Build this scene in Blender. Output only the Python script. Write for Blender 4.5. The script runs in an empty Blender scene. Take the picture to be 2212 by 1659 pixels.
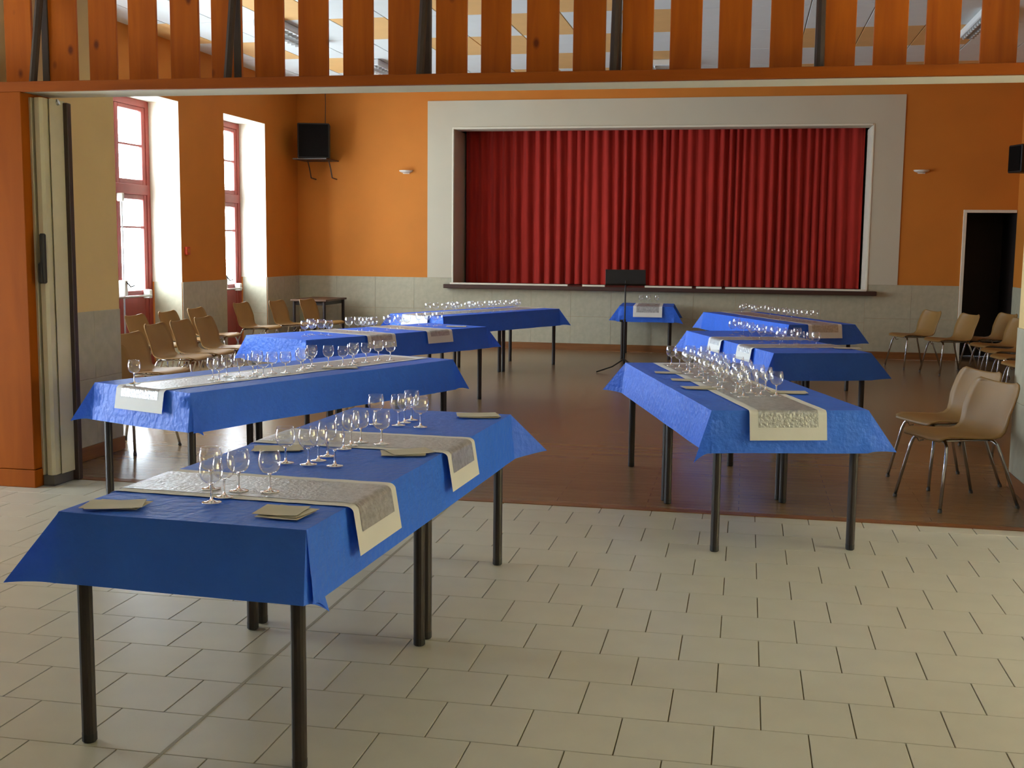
import bpy, bmesh, math, random
from mathutils import Vector, Matrix, noise as mnoise

# ------------------------------------------------------------------ scene, camera, light
SC = bpy.context.scene
COL = SC.collection
SC.view_settings.view_transform = 'Standard'
SC.view_settings.look = 'None'
SC.view_settings.gamma = 1.0
SC.view_settings.use_curve_mapping = False
SC.view_settings.exposure = 0.25

IMG_W, IMG_H = 2212.0, 1659.0
F_PX = 2504.8
CAM_H = 1.5539
CAM_R = ((0.98018953, 0.19776944, 0.01075793),      # right
         (-0.03384471, 0.11372991, 0.99293506),     # up
         (-0.19514872, 0.97362865, -0.11817032))    # forward
cam_data = bpy.data.cameras.new('camera')
cam_data.sensor_width = 36.0
cam_data.lens = F_PX / IMG_W * 36.0
cam_data.clip_end = 200
cam = bpy.data.objects.new('camera', cam_data)
COL.objects.link(cam)
cam.matrix_world = Matrix(((CAM_R[0][0], CAM_R[1][0], -CAM_R[2][0], 0.0),
                           (CAM_R[0][1], CAM_R[1][1], -CAM_R[2][1], 0.0),
                           (CAM_R[0][2], CAM_R[1][2], -CAM_R[2][2], CAM_H),
                           (0, 0, 0, 1)))
SC.camera = cam

world = bpy.data.worlds.new('sky')
SC.world = world
world.use_nodes = True
bgn = world.node_tree.nodes['Background']
bgn.inputs['Color'].default_value = (0.77, 0.90, 1.0, 1)
bgn.inputs['Strength'].default_value = 31.0

SC.cycles.max_bounces = 10
SC.cycles.diffuse_bounces = 5
SC.cycles.glossy_bounces = 4
SC.cycles.transmission_bounces = 8
SC.cycles.transparent_max_bounces = 24
SC.cycles.sample_clamp_indirect = 6.0
SC.cycles.use_denoising = True


def portal(x, y0, y1, z0, z1, sign):
    """daylight portal in a window opening of a wall of constant x; sign: direction into the room"""
    l = bpy.data.lights.new('daylight_portal', 'AREA')
    l.shape = 'RECTANGLE'
    l.size = abs(z1 - z0)
    l.size_y = abs(y1 - y0)
    l.cycles.is_portal = True
    o = bpy.data.objects.new('daylight_portal', l)
    COL.objects.link(o)
    o.location = (x, (y0 + y1) / 2, (z0 + z1) / 2)
    o.rotation_euler = (0, -math.pi / 2 * sign, 0)


# window openings in the far room (y0, y1) and the front room
XL, XR = -6.93, 3.66
YS = 17.35
ZC = 3.98
WIN = [(7.98, 9.35), (9.9, 11.1), (11.9, 13.48), (14.74, 16.11)]
WIN_H = 3.28
FWIN = (4.6, 6.15)
FWZ = (0.1, 2.0)
RWIN = (3.3, 5.8)
RWZ = (0.7, 2.15)
FXL, FXR, FYB = -7.8, 5.2, -2.6
FZC = 3.3
for (a, b) in WIN:
    portal(XL - 0.52, a, b, 0.9, WIN_H, 1)
portal(FXL - 0.42, FWIN[0], FWIN[1], *FWZ, 1)
portal(FXR + 0.32, RWIN[0], RWIN[1], *RWZ, -1)


# ------------------------------------------------------------------ projection helpers
def project(x, y, z):
    d = (x, y, z - CAM_H)
    q = [sum(CAM_R[i][k] * d[k] for k in range(3)) for i in range(3)]
    if q[2] < 0.05:
        return None
    return (IMG_W / 2 + F_PX * q[0] / q[2], IMG_H / 2 - F_PX * q[1] / q[2])


def at_height(px, py, z):
    a, b = (px - IMG_W / 2) / F_PX, -(py - IMG_H / 2) / F_PX
    d = [CAM_R[0][k] * a + CAM_R[1][k] * b + CAM_R[2][k] for k in range(3)]
    t = (z - CAM_H) / d[2]
    return (d[0] * t, d[1] * t, z)


# ------------------------------------------------------------------ materials
def srgb(r, g, b):
    def f(c):
        c /= 255.0
        return c / 12.92 if c <= 0.04045 else ((c + 0.055) / 1.055) ** 2.4
    return (f(r), f(g), f(b), 1.0)


def mat(name, rgb, rough=0.6, metallic=0.0, var=0.0, scale=8.0, stretch=(1, 1, 1), bump=0.0, bscale=40.0,
        spec=0.5, rgb2=None, translucent=0.0, coat=0.0, sheen=0.0):
    m = bpy.data.materials.new(name)
    m.use_nodes = True
    nt = m.node_tree
    n, l = nt.nodes, nt.links
    p = n['Principled BSDF']
    c = srgb(*rgb)
    p.inputs['Base Color'].default_value = c
    p.inputs['Roughness'].default_value = rough
    p.inputs['Metallic'].default_value = metallic
    p.inputs['Specular IOR Level'].default_value = spec
    p.inputs['Coat Weight'].default_value = coat
    p.inputs['Sheen Weight'].default_value = sheen
    tc = n.new('ShaderNodeTexCoord')
    mp = n.new('ShaderNodeMapping')
    mp.inputs['Scale'].default_value = stretch
    l.new(tc.outputs['Object'], mp.inputs['Vector'])
    if var > 0 or rgb2:
        nz = n.new('ShaderNodeTexNoise')
        nz.inputs['Scale'].default_value = scale
        nz.inputs['Detail'].default_value = 5
        l.new(mp.outputs['Vector'], nz.inputs['Vector'])
        cr = n.new('ShaderNodeValToRGB')
        c2 = srgb(*rgb2) if rgb2 else tuple(max(0, v * (1 - var)) for v in c[:3]) + (1,)
        c1 = c if rgb2 else tuple(min(1, v * (1 + var)) for v in c[:3]) + (1,)
        cr.color_ramp.elements[0].position = 0.3
        cr.color_ramp.elements[1].position = 0.7
        cr.color_ramp.elements[0].color = c2
        cr.color_ramp.elements[1].color = c1
        l.new(nz.outputs['Fac'], cr.inputs['Fac'])
        l.new(cr.outputs['Color'], p.inputs['Base Color'])
    if bump > 0:
        nb = n.new('ShaderNodeTexNoise')
        nb.inputs['Scale'].default_value = bscale
        nb.inputs['Detail'].default_value = 3
        l.new(mp.outputs['Vector'], nb.inputs['Vector'])
        bp = n.new('ShaderNodeBump')
        bp.inputs['Strength'].default_value = bump
        bp.inputs['Distance'].default_value = 0.01
        l.new(nb.outputs['Fac'], bp.inputs['Height'])
        l.new(bp.outputs['Normal'], p.inputs['Normal'])
    if translucent > 0:
        tr = n.new('ShaderNodeBsdfTranslucent')
        tr.inputs['Color'].default_value = c
        mx = n.new('ShaderNodeMixShader')
        mx.inputs['Fac'].default_value = translucent
        l.new(p.outputs['BSDF'], mx.inputs[1])
        l.new(tr.outputs['BSDF'], mx.inputs[2])
        l.new(mx.outputs['Shader'], n['Material Output'].inputs['Surface'])
    return m


def mat_wood(name, rgb, rgb2, axis_scale, rough=0.45, knots=True, coat=0.0, spec=0.5):
    m = bpy.data.materials.new(name)
    m.use_nodes = True
    nt = m.node_tree
    n, l = nt.nodes, nt.links
    p = n['Principled BSDF']
    p.inputs['Roughness'].default_value = rough
    p.inputs['Coat Weight'].default_value = coat
    p.inputs['Specular IOR Level'].default_value = spec
    tc = n.new('ShaderNodeTexCoord')
    mp = n.new('ShaderNodeMapping')
    mp.inputs['Scale'].default_value = axis_scale
    l.new(tc.outputs['Object'], mp.inputs['Vector'])
    nz = n.new('ShaderNodeTexNoise')
    nz.inputs['Scale'].default_value = 3.0
    nz.inputs['Detail'].default_value = 7
    nz.inputs['Distortion'].default_value = 0.6
    l.new(mp.outputs['Vector'], nz.inputs['Vector'])
    cr = n.new('ShaderNodeValToRGB')
    cr.color_ramp.elements[0].position = 0.28
    cr.color_ramp.elements[1].position = 0.72
    cr.color_ramp.elements[0].color = srgb(*rgb2)
    cr.color_ramp.elements[1].color = srgb(*rgb)
    l.new(nz.outputs['Fac'], cr.inputs['Fac'])
    out = cr.outputs['Color']
    if knots:
        mk = n.new('ShaderNodeMapping')
        mk.inputs['Scale'].default_value = (1, 1, 0.6)
        l.new(tc.outputs['Object'], mk.inputs['Vector'])
        vo = n.new('ShaderNodeTexVoronoi')
        vo.inputs['Scale'].default_value = 5.5
        l.new(mk.outputs['Vector'], vo.inputs['Vector'])
        kr = n.new('ShaderNodeValToRGB')
        kr.color_ramp.elements[0].position = 0.05
        kr.color_ramp.elements[1].position = 0.13
        kr.color_ramp.elements[0].color = (1, 1, 1, 1)
        kr.color_ramp.elements[1].color = (0, 0, 0, 1)
        l.new(vo.outputs['Distance'], kr.inputs['Fac'])
        mx = n.new('ShaderNodeMix')
        mx.data_type = 'RGBA'
        l.new(kr.outputs['Color'], mx.inputs['Factor'])
        l.new(out, mx.inputs['A'])
        mx.inputs['B'].default_value = srgb(110, 42, 8)
        out = mx.outputs['Result']
    l.new(out, p.inputs['Base Color'])
    bp = n.new('ShaderNodeBump')
    bp.inputs['Strength'].default_value = 0.12
    bp.inputs['Distance'].default_value = 0.004
    l.new(nz.outputs['Fac'], bp.inputs['Height'])
    l.new(bp.outputs['Normal'], p.inputs['Normal'])
    return m


def mat_parquet(name):
    m = bpy.data.materials.new(name)
    m.use_nodes = True
    nt = m.node_tree
    n, l = nt.nodes, nt.links
    p = n['Principled BSDF']
    p.inputs['Roughness'].default_value = 0.26
    tc = n.new('ShaderNodeTexCoord')
    br = n.new('ShaderNodeTexBrick')
    br.inputs['Scale'].default_value = 1.0
    br.inputs['Brick Width'].default_value = 1.1
    br.inputs['Row Height'].default_value = 0.09
    br.inputs['Mortar Size'].default_value = 0.0012
    br.inputs['Color1'].default_value = srgb(142, 115, 82)
    br.inputs['Color2'].default_value = srgb(135, 108, 76)
    br.inputs['Mortar'].default_value = srgb(118, 92, 64)
    l.new(tc.outputs['Object'], br.inputs['Vector'])
    nz = n.new('ShaderNodeTexNoise')
    nz.inputs['Scale'].default_value = 6.0
    mp = n.new('ShaderNodeMapping')
    mp.inputs['Scale'].default_value = (0.4, 4, 1)
    l.new(tc.outputs['Object'], mp.inputs['Vector'])
    l.new(mp.outputs['Vector'], nz.inputs['Vector'])
    mx = n.new('ShaderNodeMix')
    mx.data_type = 'RGBA'
    mx.blend_type = 'MULTIPLY'
    mx.inputs['Factor'].default_value = 0.22
    l.new(br.outputs['Color'], mx.inputs['A'])
    l.new(nz.outputs['Fac'], mx.inputs['B'])
    l.new(mx.outputs['Result'], p.inputs['Base Color'])
    return m


def mat_thin_glass(name, tint=(1, 1, 1), edge=1.0, f0=0.05, peak=0.9, power=5.0):
    """thin sheet glass: clear with reflections that grow towards grazing angles"""
    m = bpy.data.materials.new(name)
    m.use_nodes = True
    nt = m.node_tree
    n, l = nt.nodes, nt.links
    n.remove(n['Principled BSDF'])
    t = n.new('ShaderNodeBsdfTransparent')
    t.inputs['Color'].default_value = (*tint, 1)
    g = n.new('ShaderNodeBsdfGlossy')
    g.inputs['Roughness'].default_value = 0.02
    g.inputs['Color'].default_value = (edge, edge, edge, 1)
    lw = n.new('ShaderNodeLayerWeight')
    lw.inputs['Blend'].default_value = 0.5
    pw = n.new('ShaderNodeMath')
    pw.operation = 'POWER'
    pw.inputs[1].default_value = power
    l.new(lw.outputs['Facing'], pw.inputs[0])
    ma = n.new('ShaderNodeMath')
    ma.operation = 'MULTIPLY_ADD'
    ma.inputs[1].default_value = peak - f0
    ma.inputs[2].default_value = f0
    l.new(pw.outputs[0], ma.inputs[0])
    mx = n.new('ShaderNodeMixShader')
    l.new(ma.outputs[0], mx.inputs['Fac'])
    l.new(t.outputs['BSDF'], mx.inputs[1])
    l.new(g.outputs['BSDF'], mx.inputs[2])
    l.new(mx.outputs['Shader'], n['Material Output'].inputs['Surface'])
    return m


def mat_emit(name, rgb, strength):
    m = bpy.data.materials.new(name)
    m.use_nodes = True
    p = m.node_tree.nodes['Principled BSDF']
    p.inputs['Base Color'].default_value = srgb(*rgb)
    p.inputs['Emission Color'].default_value = srgb(*rgb)
    p.inputs['Emission Strength'].default_value = strength
    return m


M = {}
M['orange'] = mat('orange_wall_paint', (200, 120, 34), 0.75, var=0.05, scale=2.0, bump=0.06, bscale=120)
M['cream'] = mat('cream_wall_paint', (226, 196, 136), 0.75, var=0.04, scale=2.0, bump=0.05, bscale=120)
M['reveal'] = mat('white_reveal_paint', (236, 230, 210), 0.7, var=0.03, scale=2.0)
M['frame_paint'] = mat('stage_surround_paint', (200, 192, 170), 0.7, var=0.03, scale=1.5)
M['dado'] = mat('dado_tile', (178, 172, 148), 0.5, var=0.08, scale=14, bump=0.05, bscale=150)
M['dado_joint'] = mat('dado_joint', (196, 188, 160), 0.8, var=0.05)
M['base'] = mat_wood('baseboard_wood', (144, 92, 46), (116, 70, 34), (0.5, 0.5, 6), 0.4, knots=False)
M['tile'] = mat('floor_tile', (200, 196, 178), 0.36, var=0.035, scale=5.0, bump=0.03, bscale=200)
M['grout'] = mat('tile_grout', (120, 108, 78), 0.9, var=0.1, scale=20)
M['joint'] = mat('expansion_joint', (158, 152, 132), 0.6, var=0.08, scale=30)
M['parquet'] = mat_parquet('brown_wood_floor')
M['slat'] = mat_wood('varnished_pine', (192, 98, 8), (166, 78, 5), (6, 6, 0.5), 0.45, knots=True, spec=0.3)
M['rail'] = mat_wood('varnished_rail', (158, 78, 10), (138, 64, 8), (0.5, 6, 6), 0.5, knots=False, spec=0.2)
M['panel'] = mat_wood('varnished_panel', (164, 84, 12), (146, 70, 8), (3, 3, 0.4), 0.62, knots=False, spec=0.12)
M['soffit'] = mat('cream_soffit_paint', (222, 212, 184), 0.7, var=0.04, scale=3)
M['steel_dark'] = mat('dark_brown_steel', (58, 42, 36), 0.5, var=0.1, scale=12)
M['leg'] = mat('dark_table_leg', (40, 30, 28), 0.45, var=0.1, scale=14)
M['tabletop'] = mat_wood('table_top_laminate', (96, 66, 44), (76, 50, 32), (0.6, 5, 5), 0.5, knots=False)
M['cloth'] = mat('blue_nonwoven_cloth', (54, 120, 252), 0.48, var=0.06, scale=7, bump=0.7, bscale=30, translucent=0.18, spec=0.5)
M['paper'] = mat('white_runner_paper', (232, 233, 232), 0.7, var=0.02, scale=6, bump=0.05, bscale=30)
M['foil'] = mat('silver_foil', (186, 189, 192), 0.34, metallic=0.55, var=0.2, scale=45, bump=0.5, bscale=70)
M['leaflet'] = mat('leaflet_paper', (200, 194, 176), 0.7, var=0.06, scale=9)
M['curtain'] = mat('red_velvet', (164, 40, 30), 0.85, var=0.12, scale=6, stretch=(3, 3, 0.4), sheen=0.15, spec=0.2)
M['stage_dark'] = mat('dark_stage_paint', (44, 30, 26), 0.7, var=0.08)
M['ledge'] = mat_wood('dark_ledge_wood', (74, 44, 32), (58, 32, 24), (0.5, 5, 5), 0.5, knots=False)
M['white_trim'] = mat('white_trim_paint', (228, 220, 200), 0.6, var=0.03)
M['redframe'] = mat('dark_red_joinery', (142, 52, 44), 0.45, var=0.08, scale=10)
M['pane'] = mat_thin_glass('window_glass', (0.97, 0.98, 0.98))
M['chair'] = mat('beige_polypropylene', (142, 106, 54), 0.5, var=0.05, scale=6, bump=0.04, bscale=200)
M['chrome'] = mat('chrome_tube', (205, 205, 208), 0.16, metallic=1.0, var=0.03, scale=8)
M['foot'] = mat('grey_plastic_foot', (90, 86, 80), 0.6, var=0.05)
M['black'] = mat('black_plastic', (26, 24, 24), 0.5, var=0.08, scale=20)
M['speaker'] = mat('black_speaker_grille', (18, 14, 12), 0.95, spec=0.1, var=0.15, scale=60, bump=0.2, bscale=200)
M['white_plastic'] = mat('white_plastic', (225, 222, 212), 0.4, var=0.03)
M['vinyl'] = mat('cream_accordion_vinyl', (206, 196, 164), 0.55, var=0.06, scale=5)
M['panel_white'] = mat('white_ceiling_panel', (222, 226, 224), 0.8, var=0.02, scale=4)
M['panel_cream'] = mat('cream_ceiling_panel', (226, 178, 112), 0.8, var=0.03, scale=4)
M['grid'] = mat('ceiling_grid', (188, 186, 178), 0.6, var=0.03)
M['ceiling_front'] = mat('front_ceiling_paint', (214, 206, 186), 0.8, var=0.03)
M['front_wall'] = mat('front_wall_paint', (208, 198, 176), 0.8, var=0.04)
M['bounce_wall'] = mat('ochre_bounce_wall', (228, 210, 154), 0.9, var=0.05)  # yellowish so the added outside wall tints the right window's daylight
M['door_dark'] = mat('dark_door_paint', (34, 24, 20), 0.6, var=0.1)
M['red_box'] = mat('orange_red_plastic', (196, 62, 24), 0.4, var=0.05)
M['silver'] = mat('brushed_metal', (190, 190, 190), 0.3, metallic=0.9, var=0.05, scale=20)
M['bowl'] = mat_thin_glass('thin_wine_glass', (0.985, 0.988, 0.99), 1.0, 0.07, 0.75, 3.0)
M['lamp'] = mat('unlit_diffuser', (225, 228, 228), 0.4, var=0.02)
gm = bpy.data.materials.new('solid_glass')
gm.use_nodes = True
gp = gm.node_tree.nodes['Principled BSDF']
gp.inputs['Transmission Weight'].default_value = 1.0
gp.inputs['Roughness'].default_value = 0.02
gp.inputs['IOR'].default_value = 1.48
gp.inputs['Base Color'].default_value = (0.98, 0.99, 0.99, 1)
M['glass'] = gm


# ------------------------------------------------------------------ mesh helpers
def link_mesh(name, verts, faces, material, parent=None, smooth=False):
    me = bpy.data.meshes.new(name)
    me.from_pydata([tuple(v) for v in verts], [], faces)
    me.update()
    if smooth:
        for p in me.polygons:
            p.use_smooth = True
    me.materials.append(material)
    o = bpy.data.objects.new(name, me)
    COL.objects.link(o)
    if parent:
        o.parent = parent
    return o


class MB:
    def __init__(self):
        self.v, self.f = [], []

    def box(self, x0, x1, y0, y1, z0, z1, ch=0.0):
        b = len(self.v)
        if ch <= 0:
            self.v += [(x0, y0, z0), (x1, y0, z0), (x1, y1, z0), (x0, y1, z0),
                       (x0, y0, z1), (x1, y0, z1), (x1, y1, z1), (x0, y1, z1)]
            self.f += [tuple(b + i for i in q) for q in
                       ((0, 3, 2, 1), (4, 5, 6, 7), (0, 1, 5, 4), (1, 2, 6, 5), (2, 3, 7, 6), (3, 0, 4, 7))]
            return self
        c = ch
        xs = ((x0, x0 + c, x1 - c, x1), (y0, y0 + c, y1 - c, y1), (z0, z0 + c, z1 - c, z1))
        bm = bmesh.new()
        bmesh.ops.create_cube(bm, size=1.0)
        for vv in bm.verts:
            vv.co = Vector((x0 if vv.co.x < 0 else x1, y0 if vv.co.y < 0 else y1, z0 if vv.co.z < 0 else z1))
        bmesh.ops.bevel(bm, geom=bm.edges[:], offset=c, segments=1, affect='EDGES')
        bm.verts.index_update()
        self.v += [tuple(vv.co) for vv in bm.verts]
        self.f += [tuple(b + vv.index for vv in ff.verts) for ff in bm.faces]
        bm.free()
        return self

    def tube(self, pts, r, seg=8, cap=True):
        pts = [Vector(p) for p in pts]
        b = len(self.v)
        prev = None
        for i, p in enumerate(pts):
            if i == 0:
                d = (pts[1] - p)
            elif i == len(pts) - 1:
                d = (p - pts[i - 1])
            else:
                d = (pts[i + 1] - p).normalized() + (p - pts[i - 1]).normalized()
            d.normalize()
            if prev is None:
                ref = Vector((0, 0, 1)) if abs(d.z) < 0.9 else Vector((1, 0, 0))
                u = d.cross(ref).normalized()
            else:
                u = (prev - d * prev.dot(d)).normalized()
            prev = u
            w = d.cross(u)
            rr = r[i] if isinstance(r, (list, tuple)) else r
            for k in range(seg):
                a = 2 * math.pi * k / seg
                self.v.append(tuple(p + (u * math.cos(a) + w * math.sin(a)) * rr))
        for i in range(len(pts) - 1):
            for k in range(seg):
                k2 = (k + 1) % seg
                self.f.append((b + i * seg + k, b + i * seg + k2, b + (i + 1) * seg + k2, b + (i + 1) * seg + k))
        if cap:
            self.f.append(tuple(b + k for k in reversed(range(seg))))
            e = b + (len(pts) - 1) * seg
            self.f.append(tuple(e + k for k in range(seg)))
        return self

    def lathe(self, prof, seg=20, x=0, y=0, z=0):
        b = len(self.v)
        for (r, h) in prof:
            for k in range(seg):
                a = 2 * math.pi * k / seg
                self.v.append((x + r * math.cos(a), y + r * math.sin(a), z + h))
        for i in range(len(prof) - 1):
            for k in range(seg):
                k2 = (k + 1) % seg
                self.f.append((b + i * seg + k, b + i * seg + k2, b + (i + 1) * seg + k2, b + (i + 1) * seg + k))
        return self

    def build(self, name, material, parent=None, smooth=False):
        return link_mesh(name, self.v, self.f, material, parent, smooth)


def box(name, x0, x1, y0, y1, z0, z1, material, parent=None, ch=0.0):
    return MB().box(x0, x1, y0, y1, z0, z1, ch).build(name, material, parent)


def empty(name, loc=(0, 0, 0), rz=0.0, parent=None):
    o = bpy.data.objects.new(name, None)
    COL.objects.link(o)
    o.location = loc
    o.rotation_euler = (0, 0, rz)
    if parent:
        o.parent = parent
    return o


def tag(o, label, cat, group=None, kind=None):
    if label:
        o['label'] = label
    if cat:
        o['category'] = cat
    if group:
        o['group'] = group
    if kind:
        o['kind'] = kind
    return o


def structure(o, label=None):
    o['kind'] = 'structure'
    if label:
        o['label'] = label
    return o


def copy_tree(o, parent=None):
    c = o.copy()
    COL.objects.link(c)
    c.parent = parent
    for ch in o.children:
        copy_tree(ch, c)
    return c


def wall_pieces(x0, x1, y0, y1, z0, z1, face, parent, size=(0.6, 0.53), depth=0.008, material=None):
    """tile a vertical wall face with separate tiles; face '+x','-x','+y','-y' = outward normal; the coordinate
    across the face is x0 (for x faces) or y0 (for y faces)"""
    material = material or M['dado']
    j = 0.0016
    horiz = (y0, y1) if face[1] == 'x' else (x0, x1)
    n = max(1, round((horiz[1] - horiz[0]) / size[0]))
    w = (horiz[1] - horiz[0]) / n
    m = max(1, round((z1 - z0) / size[1]))
    h = (z1 - z0) / m
    sgn = 1 if face[0] == '+' else -1
    mesh = None
    for i in range(n):
        for k in range(m):
            a, b = horiz[0] + i * w + j / 2, horiz[0] + (i + 1) * w - j / 2
            c, d = z0 + k * h + j / 2, z0 + (k + 1) * h - j / 2
            cx, cz = (a + b) / 2, (c + d) / 2
            if mesh is None:
                hw, hh = (b - a) / 2, (d - c) / 2
                if face[1] == 'x':
                    mb = MB().box(0 if sgn > 0 else -depth, depth if sgn > 0 else 0, -hw, hw, -hh, hh, 0.0015)
                else:
                    mb = MB().box(-hw, hw, 0 if sgn > 0 else -depth, depth if sgn > 0 else 0, -hh, hh, 0.0015)
                o = mb.build('wall_tile', material, parent)
                mesh = o.data
            else:
                o = bpy.data.objects.new('wall_tile', mesh)
                COL.objects.link(o)
                o.parent = parent
            o.location = (x0, cx, cz) if face[1] == 'x' else (cx, y0, cz)


# ------------------------------------------------------------------ front tiled floor
T = 0.30
TROW = 0.30 * 0.98152
TX0, TY0 = 0.0953, 3.9969
floor = box('floor', FXL, FXR, FYB, 6.80, -0.12, -0.006, M['grout'])
structure(floor, 'pale square tiled floor laid in running bond in the front hall')
tile_mesh = {}
rest = MB()
count = 0
XJ = TX0 - 6 * T      # expansion joint
for row in range(-10, 24):
    yf = TY0 - row * TROW
    yn = yf - TROW
    if yn > 6.8 or yf < FYB:
        continue
    off = 0.0 if row % 2 == 0 else 0.5
    cells = []
    for i in range(-30, 20):
        a, b = TX0 + (i + off) * T, TX0 + (i + off + 1) * T
        if a < XJ - 0.01 < b - 0.02 and b > XJ + 0.02:
            cells += [(a, XJ), (XJ, b)]
        else:
            cells.append((a, b))
    for (a, b) in cells:
        a2, b2 = max(a, FXL), min(b, FXR)
        y1, y0 = min(yf, 6.785), max(yn, FYB)
        if b2 - a2 < 0.03 or y1 - y0 < 0.03:
            continue
        g = 0.0022
        wd, dp = b2 - a2 - 2 * g, y1 - y0 - 0.003
        cx, cy = (a2 + b2) / 2, (y0 + y1) / 2
        q = project(cx, cy, 0)
        if q and -80 < q[0] < IMG_W + 80 and q[1] < IMG_H + 90 and cy > 2.3:
            key = (round(wd, 3), round(dp, 3))
            if key not in tile_mesh:
                o = MB().box(-wd / 2, wd / 2, -dp / 2, dp / 2, -0.008, 0.0, 0.0012).build('floor_tile', M['tile'], floor)
                tile_mesh[key] = o.data
            else:
                o = bpy.data.objects.new('floor_tile', tile_mesh[key])
                COL.objects.link(o)
                o.parent = floor
            o.location = (cx, cy, 0)
            count += 1
        else:
            rest.box(a2 + g, b2 - g, y0 + g, y1 - g, -0.008, 0.0)
ro = rest.build('floor_tile_field', M['tile'], floor)
ro['kind'] = 'stuff'
print('tiles', count)
box('expansion_strip', XJ - 0.006, XJ + 0.006, FYB, 6.78, -0.008, 0.0015, M['joint'], floor)

# far wooden floor with its threshold board
wf = box('floor', XL, XR, 6.80, YS + 0.02, -0.12, -0.001, M['parquet'])
structure(wf, 'glossy brown wooden floor of the far room')
th = box('trim_1', -4.37, 1.80, 6.785, 6.86, -0.02, 0.004, M['base'])
structure(th, 'brown wooden threshold strip between tiles and wooden floor')

# ------------------------------------------------------------------ far room shell
WT = 0.52
wl = empty('wall_left')
structure(wl, 'orange left wall with tall window recesses and grey tiled dado')
edges = [7.9] + [e for w in WIN for e in w] + [YS]
DADO = 1.06
for k in range(0, len(edges), 2):
    y0, y1 = edges[k], edges[k + 1]
    box('wall_pier', XL - WT, XL, y0, y1, 0, ZC, M['orange'], wl)
    wall_pieces(XL, XL, y0 + 0.001, y1 - 0.001, 0.10, DADO, '+x', wl)
    box('baseboard', XL, XL + 0.014, y0, y1, 0, 0.10, M['base'], wl, 0.003)
for (a, b) in WIN:
    box('wall_lintel', XL - WT, XL, a, b, WIN_H, ZC, M['orange'], wl)
    box('reveal_panel', XL - WT, XL - 0.002, a, a + 0.006, DADO, WIN_H, M['reveal'], wl)
    box('reveal_panel', XL - WT, XL - 0.002, b - 0.006, b, DADO, WIN_H, M['reveal'], wl)
    box('reveal_panel', XL - WT, XL - 0.002, a + 0.006, b - 0.006, WIN_H - 0.006, WIN_H, M['reveal'], wl)
    wall_pieces(XL - WT + 0.14, XL - 0.004, b, b, 0.0, DADO, '-y', wl, (0.45, 0.53))
    wall_pieces(XL - WT + 0.14, XL - 0.004, a, a, 0.0, DADO, '+y', wl, (0.45, 0.53))
    box('door_sill', XL - WT, XL + 0.01, a, b, -0.1, 0.004, M['dado_joint'], wl)

# stage wall
OX0, OX1, OZ0, OZ1 = -4.413, 1.677, 0.97, 3.30
ws = empty('wall_back')
structure(ws, 'orange stage wall with pale surround and grey tiled dado')
TW = 0.30
DX0, DX1, DZ = 2.985, 3.62, 2.085
box('wall_panel', XL - WT, OX0, YS, YS + TW, 0, ZC + 0.3, M['orange'], ws)
box('wall_panel', OX1, DX0, YS, YS + TW, 0, ZC + 0.3, M['orange'], ws)
box('wall_panel', OX0, OX1, YS, YS + TW, OZ1, ZC + 0.3, M['orange'], ws)
box('wall_panel', OX0, OX1, YS, YS + TW, 0, OZ0 - 0.05, M['orange'], ws)
box('wall_panel', DX0, XR + 0.3, YS, YS + TW, DZ, ZC + 0.3, M['orange'], ws)
FX0, FX1, FZ1 = -4.825, 2.11, 3.72
pr = 0.012
box('surround_left', FX0, OX0, YS - pr, YS, DADO, FZ1, M['frame_paint'], ws)
box('surround_right', OX1, FX1, YS - pr, YS, DADO, FZ1, M['frame_paint'], ws)
box('surround_top', OX0, OX1, YS - pr, YS, OZ1, FZ1, M['frame_paint'], ws)
bd = 0.025
box('bead_left', OX0 - bd, OX0, YS - 0.02, YS - pr, OZ0, OZ1 + bd, M['white_trim'], ws, 0.004)
box('bead_right', OX1, OX1 + bd, YS - 0.02, YS - pr, OZ0, OZ1 + bd, M['white_trim'], ws, 0.004)
box('bead_top', OX0, OX1, YS - 0.03, YS - pr, OZ1, OZ1 + bd, M['white_trim'], ws, 0.004)
box('stage_cheek_right', OX1 - 0.006, OX1, YS - 0.004, YS + 0.9, OZ0, OZ1, M['white_trim'], ws)
box('stage_cheek_top', OX0, OX1, YS - 0.004, YS + TW, OZ1 - 0.006, OZ1, M['frame_paint'], ws)
box('stage_cheek_left', OX0, OX0 + 0.006, YS - 0.004, YS + 0.9, OZ0, OZ1, M['frame_paint'], ws)
wall_pieces(XL + 0.01, OX0, YS, YS, 0.10, DADO, '-y', ws)
wall_pieces(OX0, OX1, YS, YS, 0.10, 0.92, '-y', ws, (0.6, 0.5))
wall_pieces(OX1, DX0 - 0.04, YS, YS, 0.10, DADO, '-y', ws)
bb = box('baseboard_back', XL + 0.014, DX0 - 0.04, YS - 0.022, YS - 0.002, 0, 0.10, M['base'], None, 0.004)
structure(bb, 'brown wooden baseboard below the stage')
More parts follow.
